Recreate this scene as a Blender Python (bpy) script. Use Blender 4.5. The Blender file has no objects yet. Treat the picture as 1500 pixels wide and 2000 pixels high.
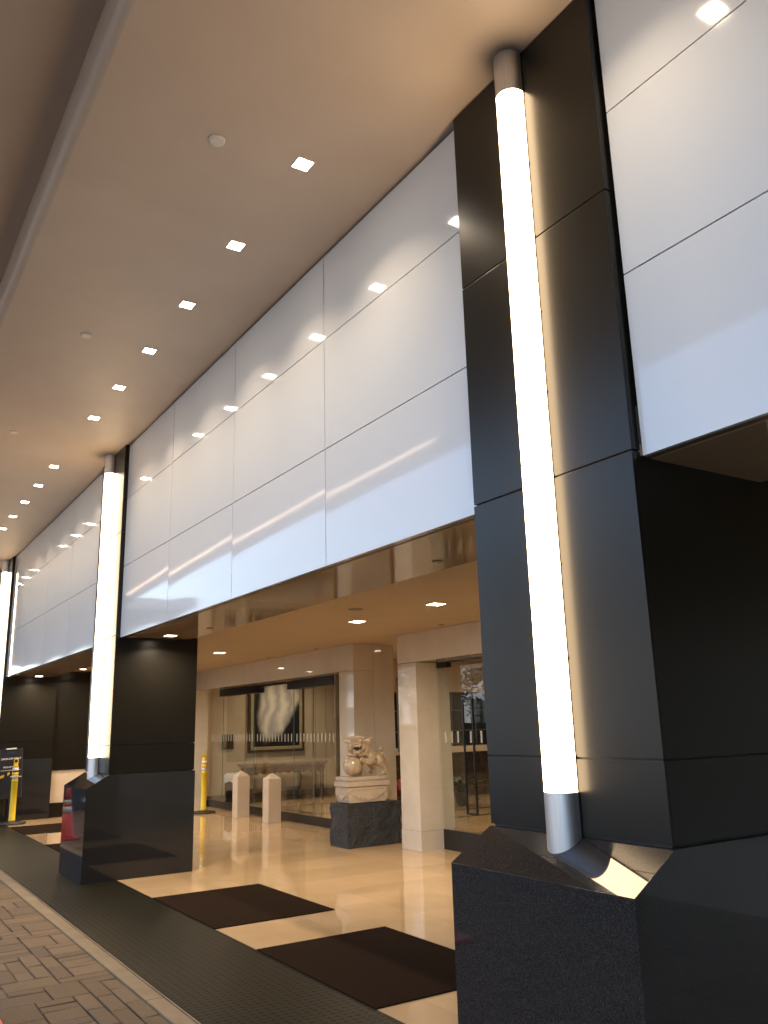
import bpy, bmesh, math, random
from mathutils import Vector, Matrix
C = bpy.context.scene.collection
scene = bpy.context.scene
PI = math.pi
rad = math.radians

# ------------------------------------------------------------------ camera
cd = bpy.data.cameras.new('camera'); cam = bpy.data.objects.new('camera', cd); C.objects.link(cam)
yaw, pitch, roll = 0.5753559, 0.2474100, -0.0268936
f = Vector((math.sin(yaw)*math.cos(pitch), math.cos(yaw)*math.cos(pitch), math.sin(pitch)))
r = Vector((math.cos(yaw), -math.sin(yaw), 0)); u = r.cross(f)
cr, sr = math.cos(roll), math.sin(roll)
r2 = cr*r + sr*u; u2 = -sr*r + cr*u
cam.matrix_world = Matrix(((r2.x, u2.x, -f.x, 0), (r2.y, u2.y, -f.y, 0), (r2.z, u2.z, -f.z, 1.5), (0, 0, 0, 1)))
cd.sensor_fit = 'VERTICAL'; cd.sensor_height = 36; cd.lens = 1633.5232/2000*36
cd.clip_start = 0.05; cd.clip_end = 2000
scene.camera = cam

# ------------------------------------------------------------------ world, sun, exposure
SUN_EL, SUN_AZ = rad(52), rad(70)            # azimuth measured from +Y towards +X: the sun stands behind the building
w = bpy.data.worlds.new('World'); scene.world = w; w.use_nodes = True
nt = w.node_tree; bg = nt.nodes['Background']
sky = nt.nodes.new('ShaderNodeTexSky'); sky.sky_type = 'NISHITA'; sky.sun_disc = False
sky.sun_elevation = SUN_EL; sky.sun_rotation = SUN_AZ; sky.air_density = 1.0; sky.dust_density = 2.0
nt.links.new(sky.outputs[0], bg.inputs[0]); bg.inputs[1].default_value = 0.15
sd = bpy.data.lights.new('sun', 'SUN'); sd.energy = 3.0; sd.angle = rad(0.5); sd.color = (1, .95, .88)
sun = bpy.data.objects.new('sun', sd); C.objects.link(sun)
sdir = Vector((math.sin(SUN_AZ)*math.cos(SUN_EL), math.cos(SUN_AZ)*math.cos(SUN_EL), math.sin(SUN_EL)))
sun.rotation_euler = sdir.to_track_quat('Z', 'Y').to_euler(); sun.location = (30, 10, 40)
vs = scene.view_settings; vs.view_transform = 'Standard'; vs.look = 'None'; vs.exposure = 2.15; vs.gamma = 1; vs.use_curve_mapping = False
scene.cycles.use_denoising = True
scene.cycles.max_bounces = 10; scene.cycles.diffuse_bounces = 5; scene.cycles.glossy_bounces = 6
scene.cycles.transparent_max_bounces = 16
scene.cycles.caustics_reflective = False; scene.cycles.caustics_refractive = False
scene.cycles.sample_clamp_indirect = 4

WARM = (1.0, .78, .54)
TUBE_COL = (1.0, .70, .40); TUBE_STR = 4.2
OUT_W, LOB_W, IN_W = 2.3, 7.5, 4.8

# ------------------------------------------------------------------ materials
def new_mat(name):
    m = bpy.data.materials.new(name); m.use_nodes = True
    return m, m.node_tree, m.node_tree.nodes['Principled BSDF']
def setp(b, **k):
    for n, v in k.items():
        n = n.replace('_', ' ')
        if n in b.inputs: b.inputs[n].default_value = v
def rgba(c): return (c[0], c[1], c[2], 1)
def N(t, kind, **k):
    n = t.nodes.new(kind)
    for a, v in k.items(): setattr(n, a, v)
    return n
def coord(t, out='Object', scale=(1, 1, 1)):
    c = N(t, 'ShaderNodeTexCoord'); m = N(t, 'ShaderNodeMapping'); m.inputs['Scale'].default_value = scale
    t.links.new(c.outputs[out], m.inputs[0]); return m.outputs[0]
def noise(t, vec, scale, detail=4, rough=.5):
    n = N(t, 'ShaderNodeTexNoise'); n.inputs['Scale'].default_value = scale; n.inputs['Detail'].default_value = detail
    n.inputs['Roughness'].default_value = rough; t.links.new(vec, n.inputs['Vector']); return n.outputs['Fac']
def ramp(t, fac, stops):
    n = N(t, 'ShaderNodeValToRGB'); e = n.color_ramp.elements
    while len(e) < len(stops): e.new(.5)
    for i, (p, c) in enumerate(stops): e[i].position = p; e[i].color = rgba(c)
    t.links.new(fac, n.inputs[0]); return n.outputs[0]
def bump(t, b, h, strength=.2, dist=.01):
    n = N(t, 'ShaderNodeBump'); n.inputs['Strength'].default_value = strength; n.inputs['Distance'].default_value = dist
    t.links.new(h, n.inputs['Height']); t.links.new(n.outputs[0], b.inputs['Normal'])
def mathn(t, op, a, b=None, c=None):
    n = N(t, 'ShaderNodeMath', operation=op)
    for i, v in enumerate((a, b, c)):
        if v is None: continue
        if isinstance(v, (int, float)): n.inputs[i].default_value = v
        else: t.links.new(v, n.inputs[i])
    return n.outputs[0]
def mixc(t, fac, a, b):
    n = N(t, 'ShaderNodeMix', data_type='RGBA')
    if isinstance(fac, (int, float)): n.inputs[0].default_value = fac
    else: t.links.new(fac, n.inputs[0])
    for i, v in ((6, a), (7, b)):
        if isinstance(v, tuple): n.inputs[i].default_value = rgba(v)
        else: t.links.new(v, n.inputs[i])
    return n.outputs[2]
def varied(name, c1, c2, scale=3, rough=.5, r2=None, bmp=0, bscale=60, metallic=0, detail=5, spec=.5, stretch=(1, 1, 1), lo=.35, hi=.65):
    m, t, b = new_mat(name); v = coord(t, scale=stretch)
    n = noise(t, v, scale, detail)
    t.links.new(ramp(t, n, [(lo, c1), (hi, c2)]), b.inputs['Base Color'])
    if r2 is None: b.inputs['Roughness'].default_value = rough
    else:
        mr = N(t, 'ShaderNodeMapRange'); mr.inputs[3].default_value = rough; mr.inputs[4].default_value = r2
        t.links.new(noise(t, v, scale*2.3, 3), mr.inputs[0]); t.links.new(mr.outputs[0], b.inputs['Roughness'])
    setp(b, Metallic=metallic, Specular_IOR_Level=spec)
    if bmp: bump(t, b, noise(t, v, bscale, 3), bmp, .004)
    return m
def emis(name, col, s):
    m, t, b = new_mat(name); setp(b, Base_Color=rgba((.8, .8, .8)), Emission_Color=rgba(col), Emission_Strength=s); return m
M = {}
M['ceil'] = varied('painted ceiling', (.53, .435, .36), (.58, .485, .405), 1.6, .55, bmp=.08, bscale=25, stretch=(1, 1, 1), lo=.3, hi=.7)
# white glossy facade panels
m, t, b = new_mat('white glass panel'); setp(b, Base_Color=rgba((.62, .64, .68)), Roughness=.06, Specular_IOR_Level=.6); M['panel'] = m
M['joint'] = varied('dark joint', (.015, .014, .013), (.03, .028, .026), 8, .6)
M['bronze'] = varied('dark bronze cladding', (.0082, .0072, .0053), (.0088, .0078, .0058), 1.2, .27, r2=.285, metallic=.0, spec=.32)
m, t, b = new_mat('speckled black granite'); v = coord(t)
n1 = noise(t, v, 260, 3, .8); n2 = noise(t, v, 6, 3)
c = ramp(t, n1, [(.34, (.007, .0068, .0065)), (.54, (.0195, .0190, .0185)), (.72, (.075, .073, .071))])
t.links.new(c, b.inputs['Base Color']); setp(b, Roughness=.10, Specular_IOR_Level=.5)
mr = N(t, 'ShaderNodeMapRange'); mr.inputs[3].default_value = .025; mr.inputs[4].default_value = .055; t.links.new(n2, mr.inputs[0]); t.links.new(mr.outputs[0], b.inputs['Roughness'])
M['granite'] = m
m, t, b = new_mat('brushed steel'); v = coord(t, scale=(1, 1, .02)); n1 = noise(t, v, 260, 2)
t.links.new(ramp(t, n1, [(.3, (.55, .55, .56)), (.7, (.68, .68, .69))]), b.inputs['Base Color']); setp(b, Metallic=1.0, Roughness=.40); M['steel'] = m
M['tube'] = emis('lit frosted tube', TUBE_COL, TUBE_STR)
M['lens'] = emis('lit lamp lens', (1, .86, .68), 14)
M['lens_in'] = emis('lit lobby lamp lens', (1, .84, .62), 9)
M['white'] = varied('white plastic', (.66, .62, .56), (.7, .66, .6), 5, .45)
# polished floor
m, t, b = new_mat('polished beige marble'); v = coord(t)
n1 = noise(t, v, 1.1, 6, .55); n2 = noise(t, v, 7, 5)
base = ramp(t, n1, [(.3, (.54, .375, .20)), (.55, (.62, .44, .245)), (.75, (.58, .40, .22))])
base = mixc(t, mathn(t, 'MULTIPLY', n2, .25), base, (.46, .31, .165))
sx = N(t, 'ShaderNodeSeparateXYZ'); t.links.new(v, sx.inputs[0])
def joint_mask(t, val, period, half):
    fr = mathn(t, 'FRACT', mathn(t, 'DIVIDE', val, period)); d = mathn(t, 'ABSOLUTE', mathn(t, 'SUBTRACT', fr, .5))
    return mathn(t, 'GREATER_THAN', d, .5-half/period)
jm = mathn(t, 'MAXIMUM', joint_mask(t, mathn(t, 'ADD', sx.outputs[0], .1), .61, .0013), joint_mask(t, sx.outputs[1], .61, .0013))
base = mixc(t, mathn(t, 'MULTIPLY', jm, .35), base, (.3, .22, .14))
wn = N(t, 'ShaderNodeTexWhiteNoise'); sn = N(t, 'ShaderNodeVectorMath', operation='SNAP'); sn.inputs[1].default_value = (.61, .61, 10)
ad = N(t, 'ShaderNodeVectorMath', operation='ADD'); ad.inputs[1].default_value = (.1, 0, 0); t.links.new(v, ad.inputs[0])
t.links.new(ad.outputs[0], sn.inputs[0]); t.links.new(sn.outputs[0], wn.inputs[0])
hs = N(t, 'ShaderNodeHueSaturation'); t.links.new(base, hs.inputs['Color']); t.links.new(mathn(t, 'MULTIPLY_ADD', wn.outputs[0], .14, .93), hs.inputs['Value'])
t.links.new(hs.outputs[0], b.inputs['Base Color']); setp(b, Roughness=.035, Specular_IOR_Level=.75)
bump(t, b, noise(t, v, 2.2, 1), .03, .02); M['floor'] = m
M['inlay'] = varied('dark brown marble', (.06, .04, .025), (.12, .08, .05), 9, .1)
m, t, b = new_mat('cream marble'); v = coord(t)
n1 = noise(t, v, 2.2, 7, .6); base = ramp(t, n1, [(.3, (.60, .53, .42)), (.7, (.69, .62, .51))])
sx = N(t, 'ShaderNodeSeparateXYZ'); t.links.new(v, sx.inputs[0])
jm = joint_mask(t, mathn(t, 'SUBTRACT', sx.outputs[2], .225+.475), .95, .0012)
base = mixc(t, mathn(t, 'MULTIPLY', jm, .3), base, (.35, .3, .24)); t.links.new(base, b.inputs['Base Color']); setp(b, Roughness=.035, Specular_IOR_Level=.5); M['marble'] = m
M['marble_dull'] = varied('honed cream stone', (.59, .485, .36), (.66, .55, .42), 3, .35, bmp=.05)
M['wallpaint'] = varied('warm beige wall', (.60, .50, .37), (.64, .54, .41), 2, .4)
M['lobbyceil'] = varied('lobby ceiling paint', (.46, .36, .24), (.49, .385, .26), 2, .6)
m, t, b = new_mat('lacquered soffit panel'); v = coord(t); t.links.new(ramp(t, noise(t, v, 1.5, 3), [(.3, (.41, .30, .20)), (.7, (.44, .33, .22))]), b.inputs['Base Color']); setp(b, Roughness=.07, Specular_IOR_Level=.7)
bump(t, b, noise(t, v, 1.7, 1), .04, .04); M['soffit'] = m
M['soffit_trim'] = varied('bronze soffit trim', (.17, .12, .085), (.2, .145, .1), 3, .2)
# tactile strip: black stone with small square-grid dimples
m, t, b = new_mat('dimpled black stone paving'); v = coord(t)
sx = N(t, 'ShaderNodeSeparateXYZ'); t.links.new(v, sx.inputs[0])
def cell(val, p, o=0.0): return mathn(t, 'SUBTRACT', mathn(t, 'FRACT', mathn(t, 'DIVIDE', mathn(t, 'ADD', val, o), p)), .5)
cx = mathn(t, 'MULTIPLY', cell(sx.outputs[0], .05), .05); cy = mathn(t, 'MULTIPLY', cell(sx.outputs[1], .05), .05)
d = mathn(t, 'SQRT', mathn(t, 'ADD', mathn(t, 'MULTIPLY', cx, cx), mathn(t, 'MULTIPLY', cy, cy)))
hole = N(t, 'ShaderNodeMapRange'); hole.interpolation_type = 'SMOOTHSTEP'; hole.inputs[1].default_value = .0150; hole.inputs[2].default_value = .0105
t.links.new(d, hole.inputs[0])
n1 = noise(t, v, 300, 2, .7); n2 = noise(t, v, 1.2, 4)
base = ramp(t, n1, [(.35, (.013, .0118, .0072)), (.7, (.027, .024, .0145))])
base = mixc(t, mathn(t, 'MULTIPLY', n2, .35), base, (.009, .0075, .005))
base = mixc(t, hole.outputs[0], base, (.002, .0018, .0015))
jm = joint_mask(t, sx.outputs[1], .6, .0018); base = mixc(t, mathn(t, 'MULTIPLY', jm, .6), base, (.02, .017, .013))
t.links.new(base, b.inputs['Base Color']); setp(b, Roughness=.45, Specular_IOR_Level=.07)
bump(t, b, mathn(t, 'MULTIPLY', hole.outputs[0], -1.0), .9, .004); M['tactile'] = m
m, t, b = new_mat('concrete kerb'); v = coord(t)
base = ramp(t, noise(t, v, 3, 8, .65), [(.3, (.19, .135, .075)), (.7, (.27, .20, .115))])
base = mixc(t, ramp(t, noise(t, coord(t, scale=(6, .6, 1)), 3, 5), [(.55, (0, 0, 0)), (.75, (.5, .5, .5))]), base, (.16, .12, .08))
sx = N(t, 'ShaderNodeSeparateXYZ'); t.links.new(v, sx.inputs[0])
base = mixc(t, joint_mask(t, mathn(t, 'ADD', sx.outputs[1], .15), 1.8, .004), base, (.06, .045, .03))
t.links.new(base, b.inputs['Base Color']); setp(b, Roughness=.8); bump(t, b, noise(t, v, 90, 3), .35, .004); M['kerb'] = m
m, t, b = new_mat('clay grey pavers'); v = coord(t)
geo = N(t, 'ShaderNodeNewGeometry')
base = ramp(t, geo.outputs['Random Per Island'], [(.0, (.11, .068, .028)), (.5, (.145, .09, .038)), (1.0, (.19, .12, .054))])
base = mixc(t, ramp(t, noise(t, v, 2.5, 6, .65), [(.4, (0, 0, 0)), (.72, (.55, .55, .55))]), base, (.11, .078, .05))
base = mixc(t, ramp(t, noise(t, v, 70, 4, .7), [(.45, (0, 0, 0)), (.7, (.3, .3, .3))]), base, (.24, .175, .11))
t.links.new(base, b.inputs['Base Color']); setp(b, Roughness=.75); bump(t, b, noise(t, v, 45, 6, .7), .8, .012); M['paver'] = m
M['grout'] = varied('paver joint grit', (.018, .012, .007), (.04, .027, .016), 30, .9, bmp=.5)
M['asphalt'] = varied('asphalt', (.045, .045, .045), (.07, .07, .068), 8, .8, bmp=.4)
M['ground'] = varied('ground', (.12, .12, .11), (.18, .175, .16), .3, .9)
M['mat'] = varied('dark brown entrance mat', (.014, .0075, .004), (.028, .016, .009), 260, 1.0, bmp=.8, bscale=420, spec=.05)
m, t, b = new_mat('rough split basalt'); v = coord(t)
t.links.new(ramp(t, noise(t, v, 7, 8, .7), [(.3, (.018, .019, .02)), (.7, (.05, .052, .054))]), b.inputs['Base Color']); setp(b, Roughness=.6)
bump(t, b, noise(t, v, 26, 8, .7), .9, .03); M['basalt'] = m
M['carved'] = varied('carved cream stone', (.52, .42, .29), (.58, .48, .35), 14, .3, bmp=.3, bscale=90)
M['lion'] = varied('glazed brown cream stone', (.44, .33, .21), (.58, .46, .31), 14, .16, bmp=.4, bscale=60, spec=.6)
M['mouth'] = varied('dark carved hollow', (.03, .01, .006), (.05, .018, .01), 20, .5)
M['tooth'] = varied('pale tooth stone', (.7, .62, .5), (.75, .68, .56), 20, .2)
M['yellow'] = varied('yellow plastic post', (.72, .50, .015), (.78, .56, .03), 12, .38)
M['band'] = varied('white reflective band', (.62, .6, .58), (.7, .68, .66), 30, .3)
M['rubber'] = varied('black rubber', (.012, .011, .010), (.022, .02, .018), 20, .6)
M['black'] = varied('black painted metal', (.008, .008, .008), (.012, .012, .012), 6, .3)
M['cone'] = varied('red orange cone plastic', (.62, .045, .03), (.70, .07, .04), 9, .4)
M['navy'] = varied('dark navy sign board', (.016, .019, .028), (.02, .024, .034), 5, .3)
M['textw'] = varied('white lettering', (.7, .7, .7), (.75, .75, .75), 5, .5)
M['textb'] = varied('blue lettering', (.02, .07, .13), (.025, .08, .15), 5, .5)
M['gold'] = varied('pale gold frame', (.50, .40, .22), (.62, .52, .33), 20, .35, metallic=.4)
M['darkframe'] = varied('dark bronze outer frame', (.05, .035, .02), (.08, .055, .03), 20, .35)
M['table'] = varied('veined brown marble', (.05, .027, .014), (.17, .10, .058), 9, .2, detail=8)
M['tabletop'] = varied('brown marble top', (.16, .11, .07), (.28, .21, .14), 6, .12)
M['bin'] = varied('black bin', (.012, .012, .013), (.02, .02, .02), 6, .25)
M['liner'] = varied('white bin liner', (.6, .6, .62), (.75, .75, .77), 30, .4, bmp=.8)
M['leaf'] = varied('dark green leaf', (.015, .035, .012), (.045, .08, .03), 9, .4)
M['redleaf'] = varied('red bromeliad leaf', (.16, .015, .015), (.35, .04, .03), 9, .4)
M['pot'] = varied('dark pot', (.02, .018, .016), (.04, .035, .03), 9, .3)
M['screen_blue'] = emis('blue display', (.03, .07, .35), .5)
M['screen_grey'] = emis('pale display', (.6, .65, .6), .35)
M['winglass'] = varied('dark reflective window', (.012, .013, .016), (.02, .022, .026), 3, .04, spec=1.0)
M['mull'] = varied('grey mullion', (.10, .095, .09), (.13, .12, .11), 6, .4)
M['counter'] = varied('counter stone', (.20, .15, .10), (.28, .22, .15), 6, .2)
M['bright_wall'] = varied('pale painted building', (.62, .64, .66), (.70, .72, .74), .4, .7)
M['bwin'] = varied('building window glass', (.05, .07, .09), (.09, .12, .15), 1, .05, spec=1.0)
M['bark'] = varied('bark', (.10, .075, .05), (.18, .14, .10), 12, .8)
M['foliage'] = varied('tree leaves', (.035, .075, .02), (.10, .16, .05), 3, .5)
M['wood'] = varied('dark slat', (.035, .037, .04), (.05, .052, .055), 5, .5)
# abstract print: pale smoky form on black
m, t, b = new_mat('abstract print'); c0 = N(t, 'ShaderNodeTexCoord'); mp = N(t, 'ShaderNodeMapping'); t.links.new(c0.outputs['Object'], mp.inputs[0])
nz = N(t, 'ShaderNodeTexNoise'); nz.inputs['Scale'].default_value = 2.4; nz.inputs['Detail'].default_value = 8; t.links.new(mp.outputs[0], nz.inputs['Vector'])
sub = N(t, 'ShaderNodeVectorMath', operation='MULTIPLY_ADD'); sub.inputs[1].default_value = (.22, .22, .22); t.links.new(nz.outputs['Color'], sub.inputs[0]); t.links.new(mp.outputs[0], sub.inputs[2])
sh = N(t, 'ShaderNodeVectorMath', operation='SUBTRACT'); sh.inputs[1].default_value = (.11, .11, .11); t.links.new(sub.outputs[0], sh.inputs[0])
sx = N(t, 'ShaderNodeSeparateXYZ'); t.links.new(sh.outputs[0], sx.inputs[0])
xx = mathn(t, 'SUBTRACT', sx.outputs[0], mathn(t, 'MULTIPLY', sx.outputs[2], .30)); zz = mathn(t, 'SUBTRACT', sx.outputs[2], .14)
wd = mathn(t, 'MULTIPLY_ADD', sx.outputs[2], .22, .47)
dd = mathn(t, 'SQRT', mathn(t, 'ADD', mathn(t, 'POWER', mathn(t, 'ABSOLUTE', mathn(t, 'DIVIDE', xx, wd)), 2.4), mathn(t, 'POWER', mathn(t, 'ABSOLUTE', mathn(t, 'DIVIDE', zz, .80)), 2.2)))
mask = N(t, 'ShaderNodeMapRange'); mask.interpolation_type = 'SMOOTHSTEP'; mask.inputs[1].default_value = 1.06; mask.inputs[2].default_value = .66; t.links.new(dd, mask.inputs[0])
wv = N(t, 'ShaderNodeTexWave'); wv.inputs['Scale'].default_value = 1.1; wv.inputs['Distortion'].default_value = 9; wv.inputs['Detail'].default_value = 3; t.links.new(mp.outputs[0], wv.inputs['Vector'])
soft = mixc(t, wv.outputs['Fac'], (.45, .43, .43), (.78, .73, .66))
t.links.new(mixc(t, mask.outputs[0], (.012, .011, .012), soft), b.inputs['Base Color']); setp(b, Roughness=.3); M['print'] = m
# clear glass sheet: transparent + mirror reflection weighted by Fresnel
m = bpy.data.materials.new('clear glass'); m.use_nodes = True; t = m.node_tree; t.nodes.clear()
out = N(t, 'ShaderNodeOutputMaterial'); mx = N(t, 'ShaderNodeMixShader'); lw = N(t, 'ShaderNodeLayerWeight'); lw.inputs[0].default_value = .5
tr = N(t, 'ShaderNodeBsdfTransparent'); tr.inputs[0].default_value = (.93, .95, .93, 1); gl = N(t, 'ShaderNodeBsdfGlossy'); gl.inputs['Roughness'].default_value = .0
t.links.new(mathn(t, 'MULTIPLY_ADD', mathn(t, 'POWER', lw.outputs['Facing'], 5.0), .94, .04), mx.inputs[0]); t.links.new(tr.outputs[0], mx.inputs[1]); t.links.new(gl.outputs[0], mx.inputs[2]); t.links.new(mx.outputs[0], out.inputs[0]); M['glass'] = m
M['glass_edge'] = varied('green glass edge', (.10, .16, .13), (.16, .24, .2), 5, .1)
m, t, b = new_mat('frosted glass marking'); setp(b, Base_Color=rgba((.6, .58, .54)), Roughness=.6, Alpha=.45); M['etch'] = m

# ------------------------------------------------------------------ mesh helpers
class MB:
    def __init__(s): s.b = bmesh.new(); s.mi = 0
    def box(s, x0, x1, y0, y1, z0, z1, bev=0, mi=0):
        vs_ = [s.b.verts.new(p) for p in ((x0, y0, z0), (x1, y0, z0), (x1, y1, z0), (x0, y1, z0), (x0, y0, z1), (x1, y0, z1), (x1, y1, z1), (x0, y1, z1))]
        fs = [s.b.faces.new([vs_[i] for i in q]) for q in ((3, 2, 1, 0), (4, 5, 6, 7), (0, 1, 5, 4), (1, 2, 6, 5), (2, 3, 7, 6), (3, 0, 4, 7))]
        for q in fs: q.material_index = mi
        if bev:
            es = set(e for q in fs for e in q.edges); bmesh.ops.bevel(s.b, geom=list(es), offset=bev, segments=2, profile=.7, affect='EDGES')
        return s
    def prism(s, pts, ax, a0, a1, mi=0, bev=0):
        def P(p, a):
            if ax == 'Y': return (p[0], a, p[1])
            if ax == 'Z': return (p[0], p[1], a)
            return (a, p[0], p[1])
        A = [s.b.verts.new(P(p, a0)) for p in pts]; B = [s.b.verts.new(P(p, a1)) for p in pts]; n = len(pts)
        fs = [s.b.faces.new(A), s.b.faces.new(B[::-1])] + [s.b.faces.new((A[i], B[i], B[(i+1) % n], A[(i+1) % n])) for i in range(n)]
        for q in fs: q.material_index = mi
        if bev:
            es = set(e for q in fs for e in q.edges); bmesh.ops.bevel(s.b, geom=list(es), offset=bev, segments=2, profile=.7, affect='EDGES')
        return s
    def lathe(s, prof, cx=0, cy=0, cz=0, n=24, mi=0, rot=None):
        rings = []
        for (rr, z) in prof:
            ring = []
            for i in range(n):
                a = 2*PI*i/n; p = Vector((rr*math.cos(a), rr*math.sin(a), z))
                if rot: p = rot @ p
                ring.append(s.b.verts.new((cx+p.x, cy+p.y, cz+p.z)))
            rings.append(ring)
        for a, b_ in zip(rings, rings[1:]):
            for i in range(n):
                q = s.b.faces.new((a[i], a[(i+1) % n], b_[(i+1) % n], b_[i])); q.smooth = True; q.material_index = mi
        q = s.b.faces.new(rings[0][::-1]); q.material_index = mi; q = s.b.faces.new(rings[-1]); q.material_index = mi
        return s
    def cyl(s, p0, p1, r0, r1=None, n=16, mi=0):
        r1 = r0 if r1 is None else r1; p0 = Vector(p0); p1 = Vector(p1); d = p1-p0
        rot = d.to_track_quat('Z', 'Y').to_matrix()
        return s.lathe([(r0, 0), (r1, d.length)], p0.x, p0.y, p0.z, n, mi, rot)
    def tube(s, pts, rads, n=12, mi=0):
        pts = [Vector(p) for p in pts]; rings = []; up = Vector((0.12, .21, 1)).normalized()
        for i, p in enumerate(pts):
            d = (pts[min(i+1, len(pts)-1)]-pts[max(i-1, 0)]).normalized(); a = d.cross(up)
            if a.length < .05: a = d.cross(Vector((1, 0, 0)))
            a.normalize(); b_ = d.cross(a); rr = rads[i] if isinstance(rads, (list, tuple)) else rads
            rings.append([s.b.verts.new(p+rr*(math.cos(2*PI*k/n)*a+math.sin(2*PI*k/n)*b_)) for k in range(n)])
        for a, b_ in zip(rings, rings[1:]):
            for i in range(n):
                q = s.b.faces.new((a[i], a[(i+1) % n], b_[(i+1) % n], b_[i])); q.smooth = True; q.material_index = mi
        s.b.faces.new(rings[0][::-1]).material_index = mi; s.b.faces.new(rings[-1]).material_index = mi
        return s
    def ball(s, c, rr, rot=None, n=16, mi=0):
        mt = Matrix.Translation(c)
        if rot: mt = mt @ rot
        if not isinstance(rr, (tuple, list)): rr = (rr, rr, rr)
        mt = mt @ Matrix.Diagonal((*rr, 1))
        g = bmesh.ops.create_uvsphere(s.b, u_segments=n, v_segments=max(6, n*2//3), radius=1, matrix=mt)
        for v_ in g['verts']:
            for q in v_.link_faces: q.smooth = True; q.material_index = mi
        return s
    def build(s, name, mats, parent=None, loc=None, smooth=None):
        bmesh.ops.recalc_face_normals(s.b, faces=s.b.faces[:])
        me = bpy.data.meshes.new(name)
        if loc is not None: bmesh.ops.translate(s.b, verts=s.b.verts[:], vec=-Vector(loc))
        s.b.to_mesh(me); s.b.free()
        for m_ in (mats if isinstance(mats, (list, tuple)) else [mats]): me.materials.append(M[m_] if isinstance(m_, str) else m_)
        if smooth is not None:
            for p in me.polygons: p.use_smooth = smooth
        o = bpy.data.objects.new(name, me); C.objects.link(o)
        if loc is not None: o.location = loc
        if parent is not None: o.parent = parent
        return o
def tag(o, label=None, cat=None, group=None, kind=None):
    if label: o['label'] = label
    if cat: o['category'] = cat
    if group: o['group'] = group
    if kind: o['kind'] = kind
    return o
def empty(name, loc, label, cat, group=None, rz=0):
    o = bpy.data.objects.new(name, None); C.objects.link(o); o.location = loc; o.rotation_euler = (0, 0, rz); o.empty_display_size = .1
    return tag(o, label, cat, group)
def copy_tree(o, parent=None):
    c_ = o.copy(); C.objects.link(c_)
    if parent is not None: c_.parent = parent
    for ch in [q for q in bpy.data.objects if q.parent == o and q != c_]: copy_tree(ch, c_)
    return c_

# key dimensions (metres): X into the building, Y along the facade, Z up
XF, XP, XB, XW = 2.29, 2.514, 3.452, 2.559
ZCH, ZPT, ZV, ZQ, ZR, ZH = .917, 1.048, 1.346, 2.513, 3.679, 4.722
ZS, Z2, Z1 = 2.49, 3.277, 4.065
PIL = [2.078, 9.344, 16.69]; PW = 1.0
Y0, Y1 = -22.0, 46.0

# ------------------------------------------------------------------ ground, road, floor
tag(MB().box(-600, 600, -600, 600, -.30, -.10).build('ground', 'ground'), 'pale ground beyond the driveway', 'ground', kind='structure')
tag(MB().box(-11, 1.2, -40, 90, -.099, -.052).build('asphalt_drive', 'asphalt'), 'asphalt drive beyond the pavers', 'drive', kind='structure')
# clay pavers as one sheet of separate stones on a grit bed
random.seed(7)
mb = MB(); U = .106; GX, GY = 29, 155; X00, YY0 = 1.69, 1.6
used = [[False]*GY for _ in range(GX)]
shapes = [(1, 2), (2, 1), (2, 3), (3, 2), (2, 2), (1, 3), (3, 1), (2, 1)]
for gy in range(GY):
    for gx in range(GX):
        if used[gx][gy]: continue
        opts = []
        for (a, b_) in shapes:
            if gx+a <= GX and gy+b_ <= GY and all(not used[gx+i][gy+j] for i in range(a) for j in range(b_)): opts.append((a, b_))
        a, b_ = random.choice(opts) if opts else (1, 1)
        for i in range(a):
            for j in range(b_): used[gx+i][gy+j] = True
        g = .0036; x1 = X00-gx*U-g; x0 = X00-(gx+a)*U+g; y0 = YY0+gy*U+g; y1 = YY0+(gy+b_)*U-g
        zt = -.012+random.uniform(-.002, .002); k = .005
        vb = [mb.b.verts.new(p) for p in ((x0, y0, zt-.03), (x1, y0, zt-.03), (x1, y1, zt-.03), (x0, y1, zt-.03))]
        j_ = lambda: random.uniform(-.003, .003)
        vm = [mb.b.verts.new((p[0]+j_(), p[1]+j_(), zt-.004)) for p in ((x0, y0), (x1, y0), (x1, y1), (x0, y1))]
        tl = random.uniform(-.0015, .0015)
        vt = [mb.b.verts.new(p) for p in ((x0+k, y0+k, zt+tl), (x1-k, y0+k, zt-tl), (x1-k, y1-k, zt-tl), (x0+k, y1-k, zt+tl))]
        mb.b.faces.new(vt)
        for A, B in ((vb, vm), (vm, vt)):
            for i in range(4): mb.b.faces.new((A[i], A[(i+1) % 4], B[(i+1) % 4], B[i]))
tag(mb.build('road', 'paver'), 'brown concrete block paved driveway beside the kerb', 'road', kind='structure')
tag(MB().box(-1.4, 1.689, Y0, Y1, -.098, -.026).build('road_bed', 'grout'), 'dark grit in the joints of the paved driveway', 'road', kind='structure')
tag(MB().box(1.69, 1.79, Y0, Y1, -.10, -.004, bev=.006).build('kerb', 'kerb'), 'tan concrete kerb along the paved driveway', 'kerb', kind='structure')
tag(MB().box(1.7945, 1.8045, Y0, Y1, -.10, -.002).build('kerb_joint', 'kerb'), 'thin tan filler strip beside the kerb', 'kerb', kind='structure')
tag(MB().box(1.809, 2.652, Y0, Y1, -.10, 0, bev=.003).build('pavement', 'tactile'), 'black dimpled stone strip along the kerb', 'pavement', kind='structure')
tag(MB().box(1.70, 1.82, Y0, Y1, -.14, -.03).build('joint_bed', 'joint'), 'dark gap under the kerb', 'kerb', kind='structure')
tag(MB().box(2.655, 22, Y0, Y1, -.10, 0).build('floor', 'floor'), 'polished beige marble floor of the entrance', 'floor', kind='structure')
mb = MB()
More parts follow.
